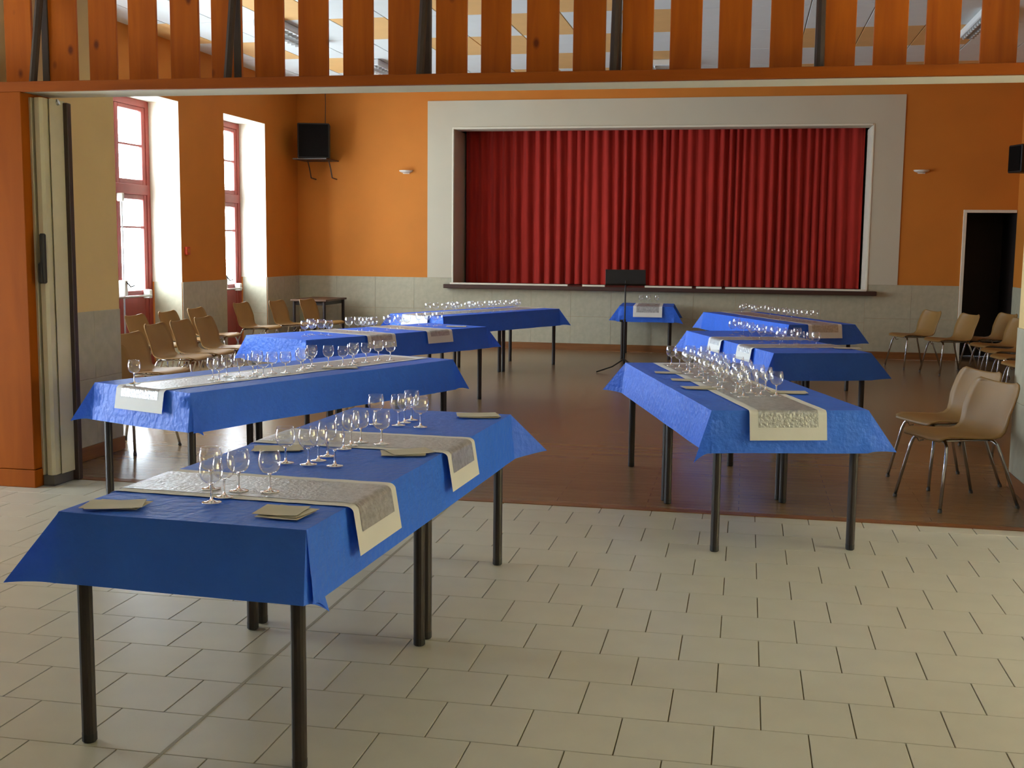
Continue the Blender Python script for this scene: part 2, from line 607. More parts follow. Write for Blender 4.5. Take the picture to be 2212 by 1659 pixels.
# stage interior
sf = box('stage_floor', OX0 - 0.5, OX1 + 0.5, YS + TW, YS + 3.2, 0.85, 0.965, M['ledge'], ws)
box('stage_back', OX0 - 0.6, OX1 + 0.6, YS + 3.2, YS + 3.3, 0, ZC + 0.3, M['stage_dark'], ws)
box('stage_side', OX0 - 0.6, OX0 - 0.5, YS + TW, YS + 3.2, 0, ZC + 0.3, M['stage_dark'], ws)
box('stage_side', OX1 + 0.5, OX1 + 0.6, YS + TW, YS + 3.2, 0, ZC + 0.3, M['stage_dark'], ws)
box('stage_roof', OX0 - 0.6, OX1 + 0.6, YS + TW, YS + 3.3, ZC, ZC + 0.1, M['stage_dark'], ws)
box('opening_sill', OX0, OX1, YS, YS + TW, OZ0 - 0.05, OZ0 - 0.005, M['ledge'], ws)
ld = empty('trim_2')
structure(ld, 'dark brown wooden ledge along the foot of the stage opening')
box('ledge_board', -4.54, 1.82, YS - 0.14, YS - 0.008, 0.905, 0.965, M['ledge'], ld, 0.006)
for (a, b) in ((-4.44, -2.62), (-2.40, -2.06), (-1.47, -0.78), (-0.72, -0.35), (-0.3, 1.68)):
    box('white_edge_strip', a, b, YS - 0.125, YS - 0.105, 0.965, 0.992, M['white_trim'], ld, 0.003)

# dark doorway right of the stage
dr = empty('door_1')
structure(dr, 'dark open doorway with a pale frame right of the stage')
box('door_frame', DX0 - 0.035, DX0 + 0.01, YS - 0.03, YS + TW, 0, DZ, M['white_trim'], dr, 0.003)
box('door_head', DX0 - 0.035, DX1 + 0.03, YS - 0.03, YS + TW, DZ, DZ + 0.04, M['white_trim'], dr, 0.003)
box('door_leaf', DX0 + 0.02, XR + 0.05, YS + 0.9, YS + 0.94, 0, DZ, M['door_dark'], dr)
box('passage_side', DX0 - 0.03, DX0 + 0.01, YS + TW, YS + 0.94, 0, DZ + 0.2, M['door_dark'], dr)
box('passage_side', XR, XR + 0.05, YS, YS + 0.94, 0, DZ + 0.2, M['door_dark'], dr)
box('passage_roof', DX0, XR, YS + TW, YS + 0.94, DZ, DZ + 0.1, M['door_dark'], dr)
box('passage_floor', DX0, XR, YS, YS + 0.94, -0.1, -0.001, M['parquet'], dr)

wr = empty('wall_right')
structure(wr, 'orange right wall of the far room with grey dado')
box('wall_panel', XR, XR + 0.3, 8.1, YS, 0, ZC, M['orange'], wr)
wall_pieces(XR, XR, 8.1, YS - 0.02, 0.10, DADO, '-x', wr)
box('baseboard', XR - 0.014, XR, 8.1, YS - 0.03, 0, 0.10, M['base'], wr, 0.003)

# returns flanking the opening
PL, PR = -4.575, 1.76
rl = empty('wall_left_return')
structure(rl, 'cream return wall beside the folding partition, grey tiles below')
box('return_block', XL - WT, PL, 6.82, 7.9, 0, ZC, M['cream'], rl)
wall_pieces(PL, PL, 6.83, 7.898, 0.10, DADO, '+x', rl, (0.36, 0.48))
wall_pieces(XL, PL - 0.004, 7.9, 7.9, 0.10, DADO, '+y', rl, (0.6, 0.53))
box('baseboard', PL, PL + 0.014, 6.86, 7.91, 0, 0.10, M['base'], rl, 0.003)
rr = empty('wall_right_return')
structure(rr, 'cream return wall at the right end of the opening')
box('return_block', PR, XR + 0.3, 6.82, 8.1, 0, ZC, M['cream'], rr)
wall_pieces(PR, PR, 6.83, 8.098, 0.10, DADO, '-x', rr, (0.42, 0.48))
box('baseboard', PR - 0.014, PR, 6.83, 8.11, 0, 0.10, M['base'], rr, 0.003)

# ceiling of the far room: checkered panels hung in a grid
CW, CL = 0.635, 1.27
cl = box('ceiling', XL - WT, XR + 0.3, 6.80, YS + TW, ZC + 0.012, ZC + 0.16, M['grid'])
structure(cl, 'suspended ceiling of white and cream rectangular panels')
restw = MB()
pm = {}
i0 = math.floor((XL + 2.0) / CW)
for i in range(i0, 10):
    for k in range(-5, 5):
        a, b = max(XL, -2.0 + i * CW), min(XR, -2.0 + (i + 1) * CW)
        c, d = max(6.81, 12.30 + k * CL), min(YS, 12.30 + (k + 1) * CL)
        if b - a < 0.05 or d - c < 0.05:
            continue
        if i in (-2, -1, 0, 1):
            cream = (i + k) % 2 == 1
        elif i in (2, 3):
            cream = False
        elif i in (4, 6):
            cream = k in (1, 3)
        else:
            cream = (i * 7 + k * 5) % 4 == 0
        g = 0.006
        if d > 10.9:
            mm = M['panel_cream'] if cream else M['panel_white']
            key = (round(b - a, 3), round(d - c, 3), cream)
            if key not in pm:
                hw, hl = (b - a) / 2 - g, (d - c) / 2 - g
                o = MB().box(-hw, hw, -hl, hl, -0.004, 0.012, 0.002).build('ceiling_panel', mm, cl)
                pm[key] = o.data
            else:
                o = bpy.data.objects.new('ceiling_panel', pm[key])
                COL.objects.link(o)
                o.parent = cl
            o.location = ((a + b) / 2, (c + d) / 2, ZC)
        else:
            restw.box(a + g, b - g, c + g, d - g, ZC - 0.004, ZC + 0.012)
o = restw.build('ceiling_panel_field', M['panel_white'], cl)
o['kind'] = 'stuff'
box('bulkhead', FXL, FXR + 0.4, 6.68, 6.80, FZC, ZC + 0.1, M['cream'], cl)

# ------------------------------------------------------------------ front hall shell (mostly behind the camera)
fl = empty('wall_front_left')
structure(fl, 'left wall of the front hall with a tall glazed opening')
for (a, b, c, d) in ((FYB, FWIN[0], 0, FZC), (FWIN[1], 6.82, 0, FZC), (FWIN[0], FWIN[1], FWZ[1], FZC), (FWIN[0], FWIN[1], 0, FWZ[0])):
    box('wall_panel', FXL - 0.4, FXL, a, b, c, d, M['front_wall'], fl)
for (a, b) in ((FWIN[0], FWIN[0] + 0.07), ((FWIN[0] + FWIN[1]) / 2 - 0.05, (FWIN[0] + FWIN[1]) / 2 + 0.05), (FWIN[1] - 0.07, FWIN[1])):
    box('window_post', FXL - 0.35, FXL - 0.28, a, b, *FWZ, M['redframe'], fl)
for z in (FWZ[0], 1.3, FWZ[1] - 0.05):
    box('window_bar', FXL - 0.34, FXL - 0.29, FWIN[0], FWIN[1], z, z + 0.05, M['redframe'], fl)
fr_ = empty('wall_front_right')
structure(fr_, 'right wall of the front hall with a wide window')
for (a, b, c, d) in ((FYB, RWIN[0], 0, FZC), (RWIN[1], 6.82, 0, FZC), (RWIN[0], RWIN[1], RWZ[1], FZC), (RWIN[0], RWIN[1], 0, RWZ[0])):
    box('wall_panel', FXR, FXR + 0.3, a, b, c, d, M['front_wall'], fr_)
for (a, b) in ((RWIN[0], RWIN[0] + 0.07), ((RWIN[0] + RWIN[1]) / 2 - 0.05, (RWIN[0] + RWIN[1]) / 2 + 0.05), (RWIN[1] - 0.07, RWIN[1])):
    box('window_post', FXR + 0.2, FXR + 0.27, a, b, *RWZ, M['redframe'], fr_)
for z in (RWZ[0], 1.4, RWZ[1] - 0.05):
    box('window_bar', FXR + 0.21, FXR + 0.26, RWIN[0], RWIN[1], z, z + 0.05, M['redframe'], fr_)
structure(box('wall_warm_bounce', FXR + 3.5, FXR + 3.7, -2, 11, -0.2, 3.2, M['bounce_wall']), 'added ochre bounce wall outside the front hall window, warming its light')  # unseen reflector, added to send warm light in through the right window
structure(box('wall_front', FXL - 0.4, FXR + 0.3, FYB - 0.3, FYB, 0, FZC, M['front_wall']), 'plain end wall of the front hall')
structure(box('ceiling', FXL - 0.4, FXR + 0.3, FYB - 0.3, 6.70, FZC, FZC + 0.2, M['ceiling_front']), 'plain ceiling of the front hall')
structure(box('wall_front_return', 1.9, FXR + 0.02, 6.50, 6.60, 0, FZC, M['panel']), 'wood panelled wall right of the opening')


# ------------------------------------------------------------------ slatted wooden screen over the opening
scr = empty('slatted_screen', (0, 6.5, 2.455))
tag(scr, 'varnished orange pine screen of vertical boards above the wide opening', 'wooden screen')


def rel(o, root):
    o.matrix_parent_inverse = Matrix.Translation(-Vector(root.location))
    return o


def sbox(name, x0, x1, y0, y1, z0, z1, m, ch=0.003, root=None):
    root = root or scr
    lx, ly, lz = root.location
    return box(name, x0 - lx, x1 - lx, y0 - ly, y1 - ly, z0 - lz, z1 - lz, m, root, ch)


sbox('rail', FXL, 3.0, 6.48, 6.515, 2.455, 2.515, M['rail'])
sbox('soffit', FXL, 3.0, 6.515, 6.79, 2.455, 2.475, M['soffit'], 0)
sbox('back_fascia', FXL, 3.0, 6.775, 6.795, 2.475, 2.525, M['rail'], 0)
slat_edges = [(-4.47, -4.29), (-4.22, -3.99), (-3.91, -3.73), (-3.65, -3.47), (-3.38, -3.20), (-3.12, -2.93), (-2.85, -2.67),
              (-2.58, -2.40), (-2.31, -2.13), (-2.04, -1.85), (-1.76, -1.58), (-1.50, -1.33), (-1.24, -1.06), (-0.98, -0.80),
              (-0.71, -0.54), (-0.45, -0.28), (-0.19, -0.02), (0.08, 0.25), (0.35, 0.52), (0.61, 0.78), (0.87, 1.04), (1.14, 1.32)]
slat_edges = [(-5.55, -5.37), (-5.28, -5.1), (-5.01, -4.83), (-4.74, -4.56)] + slat_edges + [(1.41, 1.58), (1.68, 1.85), (1.94, 2.11)]
for k, (a, b) in enumerate(slat_edges):
    rnd = random.Random(k)
    sbox('slat', a * 1.0323, b * 1.0323, 6.70 + rnd.uniform(0, 0.004), 6.724, 2.475, FZC, M['slat'], 0.003)
for x in (-4.33, -3.05, -1.87, -0.76, 0.345, 1.47):
    sbox('steel_post', x - 0.022, x + 0.022, 6.69, 6.732, 2.475, FZC, M['steel_dark'], 0.003)
    b = MB().tube([(x, 6.545 - 6.5, 2.475 - 2.455), (x, 6.685 - 6.5, 3.22 - 2.455)], 0.024, 8)
    b.build('brace', M['steel_dark'], scr)

# left wood panel and folding partition
lp = empty('wall_left_panel')
structure(lp, 'orange varnished wooden wall panel at the left edge of the opening')
box('wood_panel', FXL, -4.37, 6.48, 6.80, 0.115, 2.455, M['panel'], lp, 0.004)
box('plinth', FXL, -4.365, 6.474, 6.80, 0, 0.112, M['panel'], lp, 0.004)

ap = empty('accordion_partition', (-4.31, 6.68, 0))
tag(ap, 'cream vinyl accordion partition folded up beside the wooden panel', 'folding partition')
vv, ff = [], []
pleats = [(-0.060, -0.12), (-0.044, -0.125), (-0.034, 0.02), (-0.022, -0.12), (0.012, -0.125), (0.030, -0.11), (0.024, 0.02), (0.04, -0.06), (0.046, 0.10)]
npl = len(pleats)
for (x, y) in pleats:
    vv += [(x, y, 0.07), (x, y, 2.43)]
for k in range(npl - 1):
    ff.append((2 * k, 2 * k + 2, 2 * k + 3, 2 * k + 1))
pl = link_mesh('pleated_curtain', vv, ff, M['vinyl'], ap)
md = pl.modifiers.new('thick', 'SOLIDIFY')
md.thickness = 0.008
box('bottom_skirt', -0.045, 0.03, -0.13, 0.11, 0.004, 0.07, M['foot'], ap)
box('end_post', 0.03, 0.075, 0.08, 0.125, 0.004, 2.42, M['steel_dark'], ap, 0.004)
h = box('pull_handle', 0.0, 0.035, -0.16, -0.128, 1.29, 1.6, M['black'], ap, 0.008)
box('handle_latch', -0.012, 0.02, -0.165, -0.13, 1.29, 1.42, M['black'], h, 0.008)
MB().tube([(0.0, 0.02, 2.40), (0.05, 0.03, 2.42)], 0.02, 8).build('roller', M['silver'], ap)


# ------------------------------------------------------------------ glazed doors in the left wall
def french_door(y0, y1, n, label):
    xo = XL - 0.40          # inner face of the joinery
    t = 0.07
    d = empty('door_%d' % n, (xo, (y0 + y1) / 2, 0))
    structure(d, label)
    hw = (y1 - y0) / 2 - 0.006

    def b(name, a0, a1, z0, z1, dx0=0.0, dx1=t, m=None, par=None, ch=0.004):
        return box(name, -dx1, -dx0, a0, a1, z0, z1, m or M['redframe'], par or d, ch)
    fw = 0.085
    b('jamb', -hw, -hw + fw, 0.004, WIN_H - 0.006)
    b('jamb', hw - fw, hw, 0.004, WIN_H - 0.006)
    b('head', -hw + fw, hw - fw, WIN_H - 0.09, WIN_H - 0.006)
    b('transom', -hw + fw, hw - fw, 2.13, 2.25, -0.02)
    iw = hw - fw
    for s in (-1, 1):
        a0, a1 = (-iw, -0.004) if s < 0 else (0.004, iw)
        # fanlight
        f = empty('fanlight', (0, 0, 0), 0, d)
        st = 0.075
        b('stile', a0, a0 + st, 2.25, WIN_H - 0.09, 0.01, 0.06, None, f)
        b('stile', a1 - st, a1, 2.25, WIN_H - 0.09, 0.01, 0.06, None, f)
        b('rail', a0 + st, a1 - st, 2.25, 2.31, 0.01, 0.06, None, f)
        b('rail', a0 + st, a1 - st, WIN_H - 0.14, WIN_H - 0.09, 0.01, 0.06, None, f)
        b('glazing_bar', a0 + st, a1 - st, 2.71, 2.735, 0.012, 0.058, None, f)
        b('pane', a0 + st, a1 - st, 2.31, 2.71, 0.032, 0.036, M['pane'], f, 0)
        b('pane', a0 + st, a1 - st, 2.735, WIN_H - 0.14, 0.032, 0.036, M['pane'], f, 0)
        # door leaf
        l = empty('door_leaf', (0, 0, 0), 0, d)
        b('stile', a0, a0 + st, 0.02, 2.13, 0.01, 0.06, None, l)
        b('stile', a1 - st, a1, 0.02, 2.13, 0.01, 0.06, None, l)
        b('rail', a0 + st, a1 - st, 2.07, 2.13, 0.01, 0.06, None, l)
        b('lower_panel', a0 + st, a1 - st, 0.02, 0.90, 0.016, 0.054, None, l)
        b('rail', a0 + st, a1 - st, 0.90, 0.96, 0.006, 0.06, None, l)
        b('glazing_bar', a0 + st, a1 - st, 1.72, 1.745, 0.012, 0.058, None, l)
        b('pane', a0 + st, a1 - st, 0.96, 1.72, 0.032, 0.036, M['pane'], l, 0)
        b('pane', a0 + st, a1 - st, 1.745, 2.07, 0.032, 0.036, M['pane'], l, 0)
    # panic bolt on the right leaf and bar across
    pb = empty('panic_bolt', (0, 0, 0), 0, d)
    MB().tube([(0.05, 0.0, 0.16), (0.05, 0.0, 2.08)], 0.012, 8).build('rod', M['silver'], pb)
    box('top_latch', 0.0, 0.075, -0.03, 0.03, 2.03, 2.13, M['white_plastic'], pb, 0.01)
    box('lock_case', 0.0, 0.085, -0.04, 0.04, 0.88, 1.1, M['white_plastic'], pb, 0.01)
    MB().tube([(0.05, -iw + 0.12, 0.90), (0.11, -iw + 0.16, 0.90), (0.11, iw - 0.16, 0.90), (0.05, iw - 0.12, 0.90)], 0.014, 8).build('push_bar', M['silver'], pb)
    MB().tube([(0.085, 0.0, 1.08), (0.11, 0.05, 1.02), (0.11, 0.14, 1.03)], 0.009, 8).build('lever', M['black'], pb)
    box('end_case', 0.0, 0.09, iw - 0.16, iw - 0.09, 0.86, 0.97, M['white_plastic'], pb, 0.01)
    return d


names = ['glazed double door just beyond the cream return wall', 'glazed double door hidden behind the cream return wall',
         'dark red glazed double door with panic bar, nearer of the two in view',
         'dark red glazed double door with panic bar, nearest the stage']
for k, (a, b) in enumerate(WIN):
    french_door(a, b, k + 2, names[k])

# ------------------------------------------------------------------ stage curtain
def curtain(name, x0, x1, seed, label):
    t = empty(name, ((x0 + x1) / 2, YS + 0.62, 0.97))
    tag(t, label, 'curtain')
    rnd = random.Random(seed)
    n = 620
    zs = [0.006, 0.4, 1.0, 1.6, 2.1, 2.33, 2.45]
    folds, x = [], 0.0
    W = x1 - x0
    ph = 0.0
    phs = []
    for k in range(n + 1):
        w = 0.15 + 0.10 * mnoise.noise(Vector((k * 0.021, seed, 0.3)))
        ph += (W / n) / w * 2 * math.pi
        phs.append(ph)
    verts, faces = [], []
    for zi, z in enumerate(zs):
        for k in range(n + 1):
            x = -W / 2 + W * k / n
            amp = 0.034 + 0.034 * mnoise.noise(Vector((k * 0.017, seed + 5, z * 0.2)))
            am = amp * (1.0 - 0.35 * z / 2.45)
            y = am * math.sin(phs[k] + 0.9 * mnoise.noise(Vector((k * 0.02, z * 0.5, seed)))) + 0.3 * am * math.sin(2 * phs[k] + z)
            xx = x + 0.012 * math.cos(phs[k])
            verts.append((xx, y, z))
    for zi in range(len(zs) - 1):
        for k in range(n):
            b = zi * (n + 1) + k
            faces.append((b, b + 1, b + n + 2, b + n + 1))
    c = link_mesh('curtain_cloth', verts, faces, M['curtain'], t, True)
    MB().tube([(-W / 2, 0, 2.46), (W / 2, 0, 2.46)], 0.015, 8).build('curtain_rail', M['steel_dark'], t)
    return t


curtain('stage_curtain', OX0 + 0.03, OX1 - 0.03, 3, 'wide red pleated curtain drawn across the stage opening')


# ------------------------------------------------------------------ tables with cloths
TZ = 0.735          # table top height


def make_table(L, W, m_top=None):
    """table with its base centre at the origin, long axis along local y"""
    t = empty('trestle_table')
    box('tabletop', -W / 2, W / 2, -L / 2, L / 2, TZ - 0.028, TZ, m_top or M['tabletop'], t, 0.004)
    for s in (-1, 1):
        box('apron', s * (W / 2 - 0.07) - 0.01, s * (W / 2 - 0.07) + 0.01, -L / 2 + 0.07, L / 2 - 0.07, TZ - 0.085, TZ - 0.028, M['leg'], t)
        box('end_apron', -W / 2 + 0.07, W / 2 - 0.07, s * (L / 2 - 0.07) - 0.01, s * (L / 2 - 0.07) + 0.01, TZ - 0.085, TZ - 0.028, M['leg'], t)
    for sx in (-1, 1):
        for sy in (-1, 1):
            x, y = sx * (W / 2 - 0.045), sy * (L / 2 - 0.04)
            lg = MB().lathe([(0.0, 0.012), (0.0225, 0.012), (0.0225, TZ - 0.028), (0.0, TZ - 0.028)], 14, x, y).build('leg', M['leg'], t, False)
            MB().lathe([(0.0, 0.0), (0.019, 0.0), (0.0232, 0.005), (0.0232, 0.03), (0.0, 0.03)], 14, x, y).build('foot_cap', M['black'], lg, False)
    return t


table_proto = {}


def place_table(L, W, cx, cy, rz, label, group=None, cat='table', m_top=None):
    key = (L, W)
    if key in table_proto:
        t = copy_tree(table_proto[key])
    else:
        t = table_proto[key] = make_table(L, W, m_top)
    t.location = (cx, cy, 0)
    t.rotation_euler = (0, 0, rz)
    tag(t, label, cat, group)
    return t


def tablecloth(L, W, cx, cy, rz, tips, label, seed, drop=0.218):
    """paper cloth; tips: world offsets (dx,dy,dz) of the four corner points, keys 'NL','NR','FL','FR'"""
    o_root = empty('tablecloth', (cx, cy, TZ), rz)
    d = drop
    z0 = 0.004
    ca, sa = math.cos(-rz), math.sin(-rz)
    ridge = {}
    for key in ('NL', 'NR', 'FL', 'FR'):
        sx = -1 if key[1] == 'L' else 1
        sy = -1 if key[0] == 'N' else 1
        if key in tips:
            wx, wy, wz = tips[key]
            v = Vector((wx * ca - wy * sa, wx * sa + wy * ca, wz))
        else:
            v = Vector((sx * 0.125, sy * 0.125, -0.215))
        ridge[(sx, sy)] = v / (math.sqrt(2) * d)
    ha, hb = W / 2 + 0.004, L / 2 + 0.004
    na, nb, nd = 8, max(8, int(L / 0.09)), 7

    def axis(h, n):
        c = [-h - d * (nd - k) / nd for k in range(nd)] + [-h - 0.006]
        c += [-h + 2 * h * k / n for k in range(n + 1)]
        c += [h + 0.006] + [h + d * (k + 1) / nd for k in range(nd)]
        return sorted(set(round(q, 5) for q in c))
    A, B = axis(ha, na), axis(hb, nb)
    slope = 0.10
    dirs = lambda s: Vector((s, 0))

    def mapv(a, b):
        ea = max(0.0, abs(a) - ha)
        eb = max(0.0, abs(b) - hb)
        sx = 1 if a > 0 else -1
        sy = 1 if b > 0 else -1
        nz = mnoise.noise(Vector((a * 3.1 + seed, b * 3.1, seed * 0.7)))
        nf = mnoise.noise(Vector((a * 11 + seed, b * 11, seed)))
        if ea == 0 and eb == 0:
            return Vector((a, b, z0 + 0.0014 * (nf + 0.9)))
        if eb == 0:
            return Vector((sx * (ha + ea * slope + 0.006 * nz * ea / d + 0.002 * nf), b, z0 - ea * 0.995 + 0.006 * nz * ea / d))
        if ea == 0:
            return Vector((a, sy * (hb + eb * slope + 0.006 * nz * eb / d + 0.002 * nf), z0 - eb * 0.995 + 0.006 * nz * eb / d))
        r = math.hypot(ea, eb)
        th = math.atan2(eb, ea)
        dA = Vector((sx * slope, 0, -0.995))
        dB = Vector((0, sy * slope, -0.995))
        rd = ridge[(sx, sy)]
        if th < math.pi / 4:
            f = th / (math.pi / 4)
            v = dA.lerp(rd, f)
            ln = dA.length * (1 - f) + rd.length * f
        else:
            f = (th - math.pi / 4) / (math.pi / 4)
            v = rd.lerp(dB, f)
            ln = rd.length * (1 - f) + dB.length * f
        v = v.normalized() * ln * r
        return Vector((sx * ha, sy * hb, z0)) + v
    verts = [mapv(a, b) for a in A for b in B]
    m = len(B)
    faces = []
    for i in range(len(A) - 1):
        for k in range(m - 1):
            q = (i * m + k, (i + 1) * m + k, (i + 1) * m + k + 1, i * m + k + 1)
            # split the corner squares along their diagonals so the ridge is crisp
            a, b = (A[i] + A[i + 1]) / 2, (B[k] + B[k + 1]) / 2
            if abs(a) > ha and abs(b) > hb:
                if a * b > 0:
                    faces += [(q[0], q[1], q[2]), (q[0], q[2], q[3])]
                else:
                    faces += [(q[0], q[1], q[3]), (q[1], q[2], q[3])]
            else:
                faces.append(q)
    c = link_mesh('tablecloth', verts, faces, M['cloth'], None, True)
    c.location = o_root.location
    c.rotation_euler = o_root.rotation_euler
    bpy.data.objects.remove(o_root)
    try:
        c.data.set_sharp_from_angle(angle=math.radians(40))
    except Exception:
        pass
    tag(c, label, 'tablecloth')
    return c


def runner(L, W, cx, cy, rz, along, pos, width, hang, label, group=None, overhang=(True, True)):
    """paper runner lying over the cloth; along 'y' = lengthwise, 'x' = across at local y = pos"""
    half = (L / 2 if along == 'y' else W / 2) + 0.012
    path = []
    R = 0.022
    zt = 0.0085

    def side(s, on):
        pts = []
        if on:
            for k in range(7):
                a = math.pi / 2 * k / 6
                pts.append((s * (half - R + 0.012 + R * math.sin(a) * 1.25), zt - R + R * math.cos(a)))
            n = 6
            for k in range(1, n + 1):
                f = k / n
                pts.append((s * (half + 0.0175 + 0.012 * 0 + hang * f * 0.14), zt - R - (hang - R) * f))
        else:
            pts.append((s * (half - 0.05), zt))
        return pts
    left = side(-1, overhang[0])
    right = side(1, overhang[1])
    n = 24
    x0, x1 = left[0][0], right[0][0]
    mid = [(x0 + (x1 - x0) * k / n, zt + 0.0006 * math.sin(k * 1.7)) for k in range(1, n)]
    path = list(reversed(left)) + mid + right

    def strip(w, lift, cut):
        # arc-length trimmed copy of the path, raised by lift along its normal
        pts = [Vector((p[0], 0, p[1])) for p in path]
        acc = [0.0]
        for k in range(1, len(pts)):
            acc.append(acc[-1] + (pts[k] - pts[k - 1]).length)
        tot = acc[-1]
        sel = []
        for k, p in enumerate(pts):
            if cut <= acc[k] <= tot - cut:
                a = pts[max(0, k - 1)]
                b = pts[min(len(pts) - 1, k + 1)]
                d = (b - a).normalized()
                nrm = Vector((-d.z, 0, d.x))
                sel.append(p + nrm * lift)
        vs, fs = [], []
        for k, p in enumerate(sel):
            for s in (-1, -0.33, 0.33, 1):
                vs.append((p.x, s * w / 2, p.z) if along == 'x' else (s * w / 2, p.x, p.z))
        for k in range(len(sel) - 1):
            for q in range(3):
                f = (4 * k + q, 4 * k + q + 1, 4 * k + q + 5, 4 * k + q + 4)
                fs.append(f if along == 'y' else tuple(reversed(f)))
        return vs, fs
    vs, fs = strip(width, 0.0, 0.0)
    o = link_mesh('table_runner', vs, fs, M['paper'], None, True)
    o.location = (cx, cy, TZ)
    off = Vector((0, pos, 0)) if along == 'x' else Vector((pos, 0, 0))
    o.location = Vector((cx, cy, TZ)) + Matrix.Rotation(rz, 3, 'Z') @ off
    o.rotation_euler = (0, 0, rz)
    vs, fs = strip(width - 0.09, 0.0012, 0.055)
    link_mesh('foil_panel', vs, fs, M['foil'], o, True)
    tag(o, label, 'table runner', group)
    return o


def frame_from(nr, fr, W, side):
    """centre and rotation of a table group from the near and far corner on one side ('R' or 'L')"""
    nr, fr = Vector(nr), Vector(fr)
    u = (fr - nr).normalized()
    rz = math.atan2(-u.x, u.y)
    v = Vector((u.y, -u.x))          # to the right
    c = (nr + fr) / 2 + (v * (-W / 2) if side == 'R' else v * (W / 2))
    return c, u, v, rz


GROUPS = {}


def table_group(key, near, far, side, W, L, tips, words, seed, short):
    n, f = Vector(near), Vector(far)
    u = (f - n).normalized()
    mid = (n + f) / 2
    n, f = mid - u * L / 2, mid + u * L / 2
    c, u, v, rz = frame_from(n, f, W, side)
    if L > 1.5:
        place_table(L / 2 - 0.004, W, *(c - u * L / 4), rz, 'dark-legged table under the near half of ' + short, 'dark-legged tables set end to end')
        place_table(L / 2 - 0.004, W, *(c + u * L / 4), rz, 'dark-legged table under the far half of ' + short, 'dark-legged tables set end to end')
    else:
        place_table(L - 0.004, W, c.x, c.y, rz, 'dark-legged table under ' + short, 'dark-legged tables set end to end')
    tablecloth(L, W, c.x, c.y, rz, tips, words, seed)
    GROUPS[key] = (c, u, v, rz, L, W)


table_group('T1', (-1.215, 3.07), (-1.105, 5.47), 'R', 0.80, 2.40,
            {'NL': (-0.17, -0.04, -0.22), 'NR': (0.035, 0.09, -0.265), 'FR': (0.16, 0.12, -0.19)},
            'large blue paper cloth nearest the camera at left', 1, 'the closest left blue cloth')
table_group('T2', (-2.95, 5.79), (-2.05, 8.05), 'R', 0.80, 2.42,
            {'NL': (-0.14, -0.04, -0.225), 'NR': (0.06, 0.03, -0.235), 'FR': (0.12, 0.01, -0.21)},
            'blue paper cloth with a lengthwise runner, second from the camera on the left', 2, 'the second blue cloth on the left')
table_group('T3', (-3.65, 9.30), (-2.57, 11.43), 'R', 0.78, 2.40,
            {'NL': (-0.13, 0.02, -0.215), 'FR': (0.13, 0.12, -0.21)},
            'blue paper cloth with two crosswise runners, third from the camera on the left', 3, 'the third blue cloth on the left')
table_group('T4', (-3.41, 12.92), (-2.41, 15.10), 'R', 0.80, 2.40,
            {'FR': (0.16, 0.0, -0.215)},
            'blue paper cloth farthest back on the left, close to the stage', 4, 'the farthest left blue cloth')
table_group('T5', (-1.72, 16.15), (-1.77, 17.12), 'L', 0.74, 0.97,
            {'NL': (-0.14, -0.02, -0.20), 'NR': (0.14, 0.0, -0.235)},
            'small blue paper cloth against the stage wall behind the music stand', 5, 'the small blue cloth at the stage wall')
table_group('R1', (-0.145, 5.88), (-0.82, 8.20), 'L', 0.81, 2.40,
            {'NL': (-0.08, -0.045, -0.262), 'NR': (0.15, 0.03, -0.215), 'FL': (-0.17, 0.10, -0.21)},
            'blue paper cloth nearest the camera on the right', 6, 'the closest right blue cloth')
table_group('R2', (0.225, 9.33), (-0.55, 11.55), 'L', 0.80, 2.40,
            {'NR': (0.17, 0.05, -0.205), 'FL': (-0.14, 0.08, -0.21)},
            'blue paper cloth in the middle of the right-hand row', 7, 'the middle right blue cloth')
table_group('R3', (0.45, 12.93), (-0.50, 15.02), 'L', 0.78, 2.40,
            {'NR': (0.16, 0.05, -0.21), 'FL': (-0.14, 0.08, -0.21)},
            'blue paper cloth farthest back on the right', 8, 'the farthest right blue cloth')


def gr(key, along, pos, width, hang, label, overhang=(True, True)):
    c, u, v, rz, L, W = GROUPS[key]
    runner(L, W, c.x, c.y, rz, along, pos, width, hang, label, 'silver and white paper runners', overhang)


gr('T1', 'x', -0.71, 0.385, 0.155, 'silver and white runner across the nearest left table, closer to camera')
gr('T1', 'x', 0.28, 0.385, 0.155, 'silver and white runner across the nearest left table, farther one')
gr('T2', 'y', 0.02, 0.40, 0.13, 'silver and white runner lying lengthwise on the second left table', (True, False))
gr('T3', 'x', -0.32, 0.36, 0.12, 'runner across the third left table, nearer to camera')
gr('T3', 'x', 0.47, 0.36, 0.12, 'runner across the third left table, nearer to the stage')
gr('T4', 'y', 0.0, 0.40, 0.13, 'runner lying lengthwise on the farthest left table', (True, False))
gr('T5', 'y', 0.02, 0.40, 0.15, 'runner hanging over the front of the small stage-side table', (True, False))
gr('R1', 'y', -0.02, 0.40, 0.15, 'silver and white runner lying lengthwise on the nearest right table', (True, False))
gr('R2', 'x', -0.58, 0.36, 0.12, 'runner across the middle right table, nearer to camera')
gr('R2', 'x', 0.22, 0.36, 0.12, 'runner across the middle right table, nearer to the stage')
gr('R3', 'y', 0.02, 0.40, 0.15, 'runner lying lengthwise on the farthest right table', (True, False))

